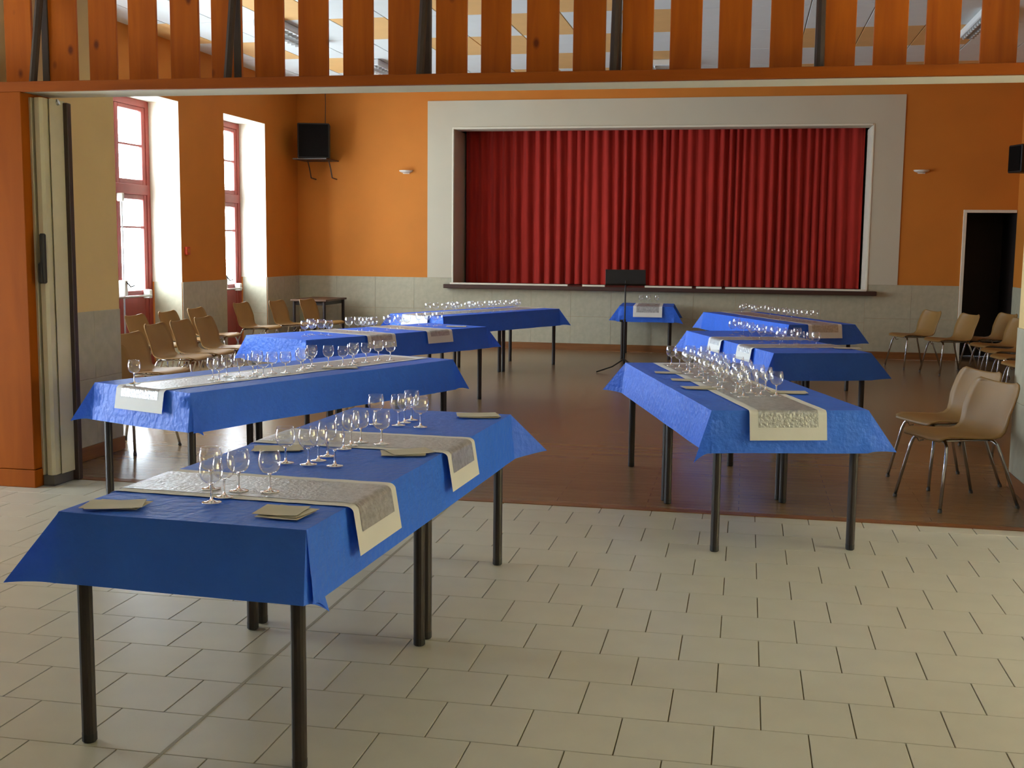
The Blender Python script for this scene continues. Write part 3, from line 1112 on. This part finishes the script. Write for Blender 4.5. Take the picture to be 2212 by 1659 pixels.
# ------------------------------------------------------------------ wine glasses
S = 0.975
BOWL = [(0.0, 0.0615), (0.010, 0.0625), (0.022, 0.067), (0.0315, 0.077), (0.0368, 0.090), (0.0385, 0.103), (0.0375, 0.117), (0.0345, 0.130), (0.0322, 0.1395),
        (0.0314, 0.1395), (0.0337, 0.130), (0.0366, 0.117), (0.0376, 0.103), (0.036, 0.0905), (0.0308, 0.078), (0.0215, 0.0685), (0.0, 0.0635)]
STEM = [(0.0, 0.0615), (0.0075, 0.0625), (0.0042, 0.056), (0.0035, 0.045), (0.0035, 0.022), (0.0045, 0.012), (0.009, 0.0065)]
FOOT = [(0.009, 0.0065), (0.019, 0.0035), (0.031, 0.002), (0.032, 0.001), (0.031, 0.0), (0.0, 0.0)]
gp0 = empty('wine_glass')
MB().lathe(BOWL, 22).build('bowl', M['bowl'], gp0, True)
MB().lathe(STEM, 10).build('stem', M['glass'], gp0, True)
MB().lathe(FOOT, 20).build('foot', M['glass'], gp0, True)
# small far version: one mesh
far_me = MB()
far_me.lathe(BOWL, 14).lathe(STEM, 6).lathe(FOOT, 12)
gf0 = far_me.build('wine_glass', M['bowl'], None, True)
used = {'near': False, 'far': False}


PLACED = []


def glass(x, y, z, label, group, near=True, sc=1.0, seed=0):
    PLACED.append([x, y, z, label, group, near, sc, seed])


def build_glasses():
    # nudge glasses that would touch apart
    for it in range(60):
        for a in range(len(PLACED)):
            for b in range(a + 1, len(PLACED)):
                A, B = PLACED[a], PLACED[b]
                dx, dy = B[0] - A[0], B[1] - A[1]
                if abs(dx) > 0.09 or abs(dy) > 0.09:
                    continue
                d = math.hypot(dx, dy)
                if d < 0.0835:
                    if d < 1e-5:
                        dx, dy, d = 0.01, 0.005, 0.011
                    k = (0.0836 - d) / 2 / d
                    A[0] -= dx * k
                    A[1] -= dy * k
                    B[0] += dx * k
                    B[1] += dy * k
    for (x, y, z, label, group, near, sc, seed) in PLACED:
        kind = 'near' if near else 'far'
        proto = gp0 if near else gf0
        g = proto if not used[kind] else copy_tree(proto)
        used[kind] = True
        g.location = (x, y, z)
        g.rotation_euler = (0, 0, seed * 1.3)
        g.scale = (S * sc,) * 3
        tag(g, label, 'wine glass', group)


ORD = ['first', 'second', 'third', 'fourth', 'fifth', 'sixth', 'seventh', 'eighth', 'ninth', 'tenth', 'eleventh', 'twelfth', 'thirteenth',
       'fourteenth', 'fifteenth', 'sixteenth', 'seventeenth', 'eighteenth', 'nineteenth', 'twentieth', 'twenty-first']
GZ = TZ + 0.0105


def on_runner(x, y, keys):
    """height at a point of a table top: runner sheets are a little higher than the cloth"""
    return GZ


def px_glasses(pts, conv, label, group, near=True, z=GZ, lift=0.0):
    for k, (px, py) in enumerate(pts):
        X, Y, _ = at_height(*conv(px, py), z + lift)
        glass(X, Y, z, label if isinstance(label, str) else label[k], group, near, 1.0 + 0.03 * math.sin(k * 2.3), k)


cA = lambda x, y: (380 + x / 3.814, 840 + y / 3.814)
px_glasses([(295, 935), (290, 822), (398, 890), (518, 840), (775, 848)], cA,
           ['frontmost wine glass of the five nearest the camera', 'wine glass right behind the frontmost one of the near five', 'second from front of the near five wine glasses', 'middle-back wine glass of the near five, wide bowl', 'rightmost wine glass of the near five, on the white runner border'], 'front glasses on the nearest left table')
px_glasses([(905, 610), (1095, 622), (1172, 592), (1250, 555), (1310, 635)], cA,
           ['leftmost wine glass between the two runners, over a leaflet', 'second wine glass from the left between the two runners', 'third wine glass from the left between the two runners', 'wine glass farthest back between the two runners', 'rightmost wine glass between the two runners'], 'middle glasses on the nearest left table')
px_glasses([(1390, 492), (1450, 465), (1510, 445), (1695, 455)], cA,
           ['first from left of four wine glasses before the farther runner', 'second from left of four wine glasses before the farther runner', 'third from left of four wine glasses before the farther runner', 'rightmost of four wine glasses before the farther runner'], 'runner-edge glasses on the nearest left table')
px_glasses([(1648, 292), (1835, 300), (1885, 278), (1940, 258), (2015, 315)], cA,
           ['leftmost wine glass of the far five on the closest table', 'second from left of the far five on the closest table', 'third from left of the far five on the closest table', 'fourth from left of the far five on the closest table', 'rightmost wine glass of the far five on the closest table'], 'far glasses on the nearest left table')
cB = lambda x, y: (140 + x / 4.254, 720 + y / 4.254)
px_glasses([(640, 462)], cB, 'single wine glass standing alone at the near end of the second left table', 'glasses on the second left table')
px_glasses([(1360, 425), (1418, 440), (1500, 395), (1622, 398), (1745, 398), (1780, 400), (1768, 365), (1905, 368), (2030, 365)], cB,
           ['wine glass number %s from the single one on the second left table' % w for w in ('two', 'three', 'four', 'five', 'six', 'seven', 'eight', 'nine', 'ten')], 'glasses on the second left table')
cD = lambda x, y: (560 + x / 4.424, 640 + y / 4.424)
px_glasses([(400, 715), (432, 695), (478, 688), (505, 665), (662, 668), (800, 665), (893, 655), (915, 632), (1012, 630), (1142, 612), (1252, 612)], cD,
           ['wine glass counted %s from the far end of the second left table' % w for w in ('eleventh', 'tenth', 'ninth', 'eighth', 'seventh', 'sixth', 'fifth', 'fourth', 'third', 'second', 'first')], 'glasses on the second left table')
cE = lambda x, y: (480 + x / 4.608, 560 + y / 4.608)
px_glasses([(822, 765), (880, 748), (905, 755), (980, 752), (1062, 760)], cE,
           ['small wine glass, %s from left in the near cluster, third left table' % w for w in ORD], 'glasses on the third left table', False)
px_glasses([(1275, 722), (1345, 722), (1385, 718), (1430, 732), (1468, 722), (1510, 715)], cE,
           ['small wine glass, %s from left in the middle cluster, third left table' % w for w in ORD], 'glasses on the third left table', False)
px_glasses([(1640, 708), (1680, 695), (1745, 702), (1775, 690), (1838, 695), (1960, 660), (2045, 660), (2120, 665), (2160, 655)], cE,
           ['small wine glass, %s from left in the far cluster, third left table' % w for w in ORD], 'glasses on the third left table', False)
cF = lambda x, y: (820 + x / 5.027, 620 + y / 5.027)
px_glasses([(x, 212 - (x - 525) * 0.042 + 6 * math.sin(x)) for x in (525, 610, 700, 765, 800, 830, 865, 950, 985, 1012, 1045, 1090, 1165, 1210, 1240, 1275, 1330, 1410, 1440, 1475, 1505)],
           cF, ['tiny wine glass, %s from left on the farthest left table' % w for w in ORD], 'glasses on the farthest left table', False, GZ, 0.095)
c, u, v, rz, L, W = GROUPS['T5']
for k, q in enumerate((-0.09, 0.01, 0.13)):
    p = c + u * (-0.12 + 0.03 * k) + v * q
    glass(p.x, p.y, GZ, '%s of three tiny wine glasses on the small stage-side table' % ('left', 'middle', 'right')[k], 'glasses on the small stage-side table', False, 1.0, k)
cH = lambda x, y: (1300 + x / 3.352, 600 + y / 3.352)
px_glasses([(1262, 855)], cH, 'wine glass at the near end of the crowd on the nearest right table', 'glasses on the nearest right table')
c, u, v, rz, L, W = GROUPS['R1']
rnd = random.Random(5)
for k in range(11):
    for q in range(3):
        if k == 0 and q == 2:
            continue
        p = c + u * (-0.72 + 0.165 * k + rnd.uniform(-0.03, 0.03) + 0.04 * q) + v * (-0.115 + 0.105 * q + rnd.uniform(-0.02, 0.02))
        glass(p.x, p.y, GZ, '%s wine glass in the %s row from the near end, nearest right table' % (('left', 'middle', 'right')[q], ORD[k]), 'glasses on the nearest right table', True, 1.0, k * 3 + q)
px_glasses([(955, 338), (975, 322), (1000, 340), (1028, 345), (1075, 352), (1095, 365), (1140, 368), (1160, 385), (1210, 375), (1250, 388), (1290, 412), (1310, 392), (1350, 410), (1395, 402), (1415, 395), (1458, 420), (1490, 420), (1550, 428)],
           cH, ['small wine glass, %s from left on the middle right table' % w for w in ORD], 'glasses on the middle right table', False, GZ, 0.10)
px_glasses([(x, 210 + (x - 1010) * 0.098 + 7 * math.sin(x * 3)) for x in (1012, 1040, 1070, 1100, 1135, 1160, 1185, 1220, 1265, 1295, 1325, 1345, 1372, 1402, 1420, 1465, 1510, 1535)],
           cH, ['tiny wine glass, %s from left on the farthest right table' % w for w in ORD], 'glasses on the farthest right table', False, GZ, 0.10)


build_glasses()

# ------------------------------------------------------------------ leaflets
def leaflets(px, py, w, d, rz, n, label, seed):
    X, Y, _ = at_height(px, py, GZ)
    t = empty('leaflet_stack', (X, Y, TZ + 0.0095), rz)
    rnd = random.Random(seed)
    for k in range(n):
        a = rnd.uniform(-0.12, 0.12) + 0.1 * k
        ox, oy = rnd.uniform(-0.02, 0.02), rnd.uniform(-0.015, 0.015)
        vs, fs = [], []
        m = 6
        for i in range(m + 1):
            f = i / m - 0.5
            zz = 0.0015 + 0.0025 * k + 0.004 * f * f * (1 + k * 0.4)
            for s in (-0.5, 0.5):
                x, y = f * w, s * d
                vs.append((ox + x * math.cos(a) - y * math.sin(a), oy + x * math.sin(a) + y * math.cos(a), zz))
        for i in range(m):
            fs.append((2 * i, 2 * i + 2, 2 * i + 3, 2 * i + 1))
        o = link_mesh('sheet', vs, fs, M['leaflet'], t, False)
        md = o.modifiers.new('thick', 'SOLIDIFY')
        md.thickness = 0.0008
    tag(t, label, 'leaflets', 'paper leaflets on the tables')


leaflets(245, 1091, 0.17, 0.12, 0.15, 3, 'fanned paper leaflets at the near left corner of the closest table', 1)
leaflets(612, 1107, 0.14, 0.13, -0.2, 3, 'paper leaflets at the near right corner of the closest table', 2)
leaflets(600, 968, 0.19, 0.13, 0.3, 2, 'paper leaflets between the runners at the left of the closest table', 3)
leaflets(880, 979, 0.17, 0.12, 0.35, 3, 'paper leaflets between the runners at the right of the closest table', 4)
leaflets(1030, 899, 0.19, 0.13, 0.2, 3, 'paper leaflets at the far right corner of the closest table', 5)
leaflets(735, 795, 0.20, 0.08, 0.4, 2, 'flat paper leaflet on the second left table beside the runner', 6)
leaflets(1448, 805, 0.17, 0.12, 0.2, 1, 'leaflet left of the nearest right runner, farthest of the three', 7)
leaflets(1475, 820, 0.18, 0.12, 0.2, 1, 'leaflet left of the nearest right runner, middle of the three', 8)
leaflets(1515, 838, 0.18, 0.12, 0.15, 2, 'leaflet left of the nearest right runner, closest to camera', 9)
leaflets(1700, 848, 0.20, 0.11, 0.1, 2, 'leaflets right of the nearest right runner beside the last glass', 10)
leaflets(985, 705, 0.2, 0.14, 0.2, 1, 'leaflet at the far end of the third left table', 11)
leaflets(1828, 752, 0.22, 0.14, 0.1, 1, 'leaflet near the front right of the middle right table', 12)


# ------------------------------------------------------------------ polypropylene chairs with chrome legs
def make_chair():
    t = empty('stacking_chair')
    prof = [(0.245, 0.412, 0.36), (0.235, 0.428, 0.41), (0.19, 0.438, 0.44), (0.10, 0.434, 0.46), (0.0, 0.426, 0.46), (-0.09, 0.422, 0.455),
            (-0.145, 0.432, 0.445), (-0.18, 0.458, 0.44), (-0.205, 0.50, 0.445), (-0.232, 0.56, 0.455), (-0.258, 0.62, 0.46), (-0.280, 0.675, 0.455),
            (-0.296, 0.715, 0.435), (-0.305, 0.737, 0.40), (-0.309, 0.746, 0.34)]
    n = 12
    vs, fs = [], []
    for i, (x, z, w) in enumerate(prof):
        a = prof[max(0, i - 1)]
        b = prof[min(len(prof) - 1, i + 1)]
        d = Vector((b[0] - a[0], 0, b[1] - a[1])).normalized()
        nrm = Vector((d.z, 0, -d.x))       # towards the sitter / upwards
        back = max(0.0, min(1.0, (z - 0.45) / 0.12))
        cup = 0.012 * (1 - back) + 0.045 * back
        for k in range(n + 1):
            s = -1 + 2 * k / n
            p = Vector((x, s * w / 2, z)) + nrm * cup * (abs(s) ** 2.4)
            vs.append(p)
    for i in range(len(prof) - 1):
        for k in range(n):
            b = i * (n + 1) + k
            fs.append((b, b + 1, b + n + 2, b + n + 1))
    sh = link_mesh('seat_shell', vs, fs, M['chair'], t, True)
    sd = sh.modifiers.new('thick', 'SOLIDIFY')
    sd.thickness = 0.008
    sd.offset = 0
    zs = 0.412
    for sy in (-1, 1):
        lf = MB().tube([(0.262, sy * 0.235, 0.012), (0.205, sy * 0.185, 0.34), (0.194, sy * 0.170, 0.385), (0.186, sy * 0.145, 0.408), (0.182, sy * 0.11, zs)], 0.0105, 8).build('leg', M['chrome'], t, True)
        MB().tube([(0.264, sy * 0.237, 0.0), (0.261, sy * 0.234, 0.018)], 0.013, 8).build('foot_cap', M['foot'], lf)
        lb = MB().tube([(-0.285, sy * 0.225, 0.012), (-0.175, sy * 0.18, 0.34), (-0.16, sy * 0.168, 0.385), (-0.15, sy * 0.145, 0.404), (-0.145, sy * 0.11, zs - 0.004)], 0.0105, 8).build('leg', M['chrome'], t, True)
        MB().tube([(-0.288, sy * 0.226, 0.0), (-0.282, sy * 0.224, 0.018)], 0.013, 8).build('foot_cap', M['foot'], lb)
        MB().tube([(0.182, sy * 0.11, zs), (-0.145, sy * 0.11, zs - 0.004)], 0.0085, 6).build('under_rail', M['chrome'], t, True)
    MB().tube([(0.182, -0.11, zs), (0.182, 0.11, zs)], 0.0105, 8).build('front_crossbar', M['chrome'], t, True)
    MB().tube([(-0.145, -0.11, zs - 0.004), (-0.145, 0.11, zs - 0.004)], 0.0105, 8).build('rear_crossbar', M['chrome'], t, True)
    MB().tube([(0.15, -0.15, 0.40), (0.15, -0.20, 0.385), (0.13, -0.205, 0.36), (0.10, -0.20, 0.365)], 0.005, 6).build('linking_hook', M['chrome'], t, True)
    return t


chair_used = [None]


def chair(x, y, deg, label, group):
    """x, y: centre of the seat on the floor; deg: direction the chair faces, 0 = +x"""
    if chair_used[0] is None:
        c = chair_used[0] = make_chair()
    else:
        c = copy_tree(chair_used[0])
    c.location = (x, y, 0)
    c.rotation_euler = (0, 0, math.radians(deg))
    tag(c, label, 'chair', group)
    return c


RG = 'beige chairs on the right'
chair(1.31, 7.48, 206, 'beige plastic chair at right closest to the camera, chrome legs', RG)
chair(1.34, 8.14, 206, 'darker beige chair just behind the closest right-hand chair', RG)
chair(2.21, 16.20, 204, 'beige chair nearest the stage wall at right, left of the dark doorway', RG)
chair(2.56, 15.50, 202, 'second beige chair from the stage wall in the right row', RG)
chair(3.08, 15.85, 200, 'third beige chair in the right row, in front of the dark doorway', RG)
chair(2.98, 14.75, 196, 'fourth beige chair from the stage wall in the right row', RG)
chair(2.95, 13.95, 194, 'fifth beige chair from the stage wall in the right row', RG)
chair(2.90, 13.15, 192, 'sixth beige chair from the stage wall in the right row', RG)
chair(2.85, 12.35, 192, 'seventh beige chair from the stage wall, cut by the right edge', RG)
chair(2.05, 9.60, 200, 'beige chair half hidden by the right return wall', RG)
LG = 'beige chairs on the left'
chair(-4.55, 7.98, -15, 'beige chair behind the second left table, nearest the cream return wall', LG)
chair(-5.08, 9.30, -8, 'beige chair second in the front left row, mostly behind the return wall', LG)
chair(-5.44, 10.50, 0, 'third beige chair of the front left row', LG)
chair(-5.46, 11.05, 0, 'fourth beige chair of the front left row', LG)
chair(-5.48, 11.62, 0, 'fifth beige chair of the front left row, nearest the third table', LG)
chair(-6.32, 11.68, 0, 'beige chair at the near end of the back row by the red door', LG)
chair(-6.34, 12.45, 0, 'second beige chair of the back row, in front of the near window recess', LG)
chair(-6.36, 13.20, 0, 'third beige chair of the back row, against the grey dado between windows', LG)
chair(-6.42, 14.62, -4, 'fourth beige chair of the back row, by the far window recess', LG)
chair(-6.22, 15.35, -6, 'fifth beige chair of the back row, in shade beside the far window', LG)
chair(-5.98, 15.88, -8, 'last beige chair of the back row, beside the small bare table', LG)

bt = place_table(0.9, 0.56, -6.34, 16.68, 0, 'small bare brown table in the far left corner behind the chairs', None)

# ------------------------------------------------------------------ music stand
ms = empty('music_stand', (-1.47, 14.45, 0), math.radians(8))
tag(ms, 'black music stand with a flat desk in front of the stage', 'music stand')
desk = MB().box(-0.25, 0.25, -0.004, 0.004, 0, 0.20, 0.002)
dk = desk.build('desk', M['black'], ms)
dk.location = (0, 0.02, 1.09)
dk.rotation_euler = (math.radians(-22), 0, 0)
lip = box('desk_lip', -0.25, 0.25, -0.05, 0.004, -0.004, 0.004, M['black'], dk)
MB().tube([(0, 0.03, 0.62), (0, 0.03, 1.14)], 0.009, 8).build('upper_pole', M['black'], ms)
MB().tube([(0, 0.03, 0.10), (0, 0.03, 0.66)], 0.014, 8).build('lower_pole', M['black'], ms)
MB().tube([(-0.02, 0.03, 0.64), (-0.06, 0.03, 0.64)], 0.014, 8).build('clamp_knob', M['black'], ms)
for k in range(3):
    a = math.radians(205 + 120 * k)
    MB().tube([(0.0, 0.03, 0.16), (0.16 * math.cos(a), 0.03 + 0.16 * math.sin(a), 0.07), (0.38 * math.cos(a), 0.03 + 0.38 * math.sin(a), 0.010)], 0.009, 6).build('tripod_leg', M['black'], ms)

# ------------------------------------------------------------------ wall fittings
sp = empty('loudspeaker', (-6.52, 17.0, 2.84), math.radians(18))
tag(sp, 'black loudspeaker on a wall bracket in the far left corner', 'loudspeaker')
box('cabinet', -0.24, 0.24, -0.17, 0.17, 0.0, 0.52, M['black'], sp, 0.012)
box('grille', -0.22, 0.22, -0.182, -0.17, 0.02, 0.50, M['speaker'], sp, 0.004)
br = empty('speaker_bracket', (-6.52, 17.0, 2.82))
tag(br, 'thin dark shelf bracket under the corner loudspeaker', 'bracket')
box('shelf', -0.27, 0.27, -0.20, 0.345, 0.0, 0.018, M['steel_dark'], br)
for x in (-0.10, 0.24):
    MB().tube([(x, -0.02, 0.0), (x, 0.06, -0.12), (x + 0.01, 0.10, -0.26), (x, 0.33, -0.27)], 0.010, 6).build('arm', M['steel_dark'], br)
wc = MB().tube([(-6.42, 17.22, 3.37), (-6.42, 17.24, 3.7), (-6.43, 17.25, ZC - 0.01)], 0.006, 6).build('speaker_cable', M['steel_dark'])
tag(wc, 'thin cable running up from the corner loudspeaker', 'cable')
s2 = empty('loudspeaker', (XR - 0.16, 16.45, 2.58), math.radians(-70))
tag(s2, 'dark loudspeaker at the right edge high on the right wall', 'loudspeaker')
box('cabinet', -0.15, 0.15, -0.12, 0.12, 0, 0.36, M['black'], s2, 0.01)
box('grille', -0.13, 0.13, -0.13, -0.12, 0.02, 0.34, M['speaker'], s2, 0.003)


def sconce(x, z, label):
    t = empty('wall_sconce', (x, YS, z))
    tag(t, label, 'wall lamp', 'half-bowl wall lamps beside the stage')
    vs, fs = [], []
    n, m = 14, 6
    for k in range(n + 1):
        a = math.pi + math.pi * k / n
        for j in range(m + 1):
            b = math.pi / 2 * j / m
            vs.append((0.11 * math.cos(a) * math.cos(b), 0.10 * math.sin(a) * math.cos(b) - 0.004, -0.042 * math.sin(b)))
    for k in range(n):
        for j in range(m):
            b = k * (m + 1) + j
            fs.append((b, b + 1, b + m + 2, b + m + 1))
    o = link_mesh('bowl_shade', vs, fs, M['white_plastic'], t, True)
    sd = o.modifiers.new('thick', 'SOLIDIFY')
    sd.thickness = 0.004
    box('back_plate', -0.05, 0.05, -0.012, -0.001, -0.05, -0.005, M['white_plastic'], t)


sconce(-5.165, 2.685, 'white half-bowl wall lamp left of the stage')
sconce(2.36, 2.675, 'white half-bowl wall lamp right of the stage')

cp = empty('call_point', (XL, 13.60, 1.45))
tag(cp, 'small orange-red call point box on the pier between the windows', 'alarm box')
box('case', 0.0, 0.035, -0.05, 0.05, -0.05, 0.05, M['red_box'], cp, 0.006)
box('press_plate', 0.035, 0.039, -0.025, 0.025, -0.02, 0.025, M['orange'], cp, 0.001)


def luminaire(x, y, l, w, rz, label):
    t = empty('ceiling_luminaire', (x, y, ZC - 0.005), rz)
    tag(t, label, 'ceiling light', 'louvred ceiling lights of the far room')
    box('housing', -w / 2, w / 2, -l / 2, l / 2, -0.08, 0.0, M['lamp'], t, 0.01)
    for k in range(int(l / 0.12)):
        yy = -l / 2 + 0.08 + 0.12 * k
        box('louvre', -w / 2 + 0.02, w / 2 - 0.02, yy, yy + 0.006, -0.11, -0.08, M['silver'], t)
    for s in (-1, 1):
        MB().tube([(s * w * 0.22, -l / 2 + 0.03, -0.09), (s * w * 0.22, l / 2 - 0.03, -0.09)], 0.013, 8).build('tube', M['lamp'], t, True)


luminaire(-5.2, 12.9, 1.5, 0.30, 0, 'louvred ceiling light at far left behind the slats')
luminaire(-4.95, 15.6, 1.3, 0.24, 0, 'louvred ceiling light nearest the stage behind the slats')
luminaire(2.3, 13.3, 1.3, 0.16, 0, 'slim ceiling light at right behind the slats')
luminaire(-1.15, 15.7, 0.5, 0.5, 0, 'small square ceiling light in the middle behind the slats')
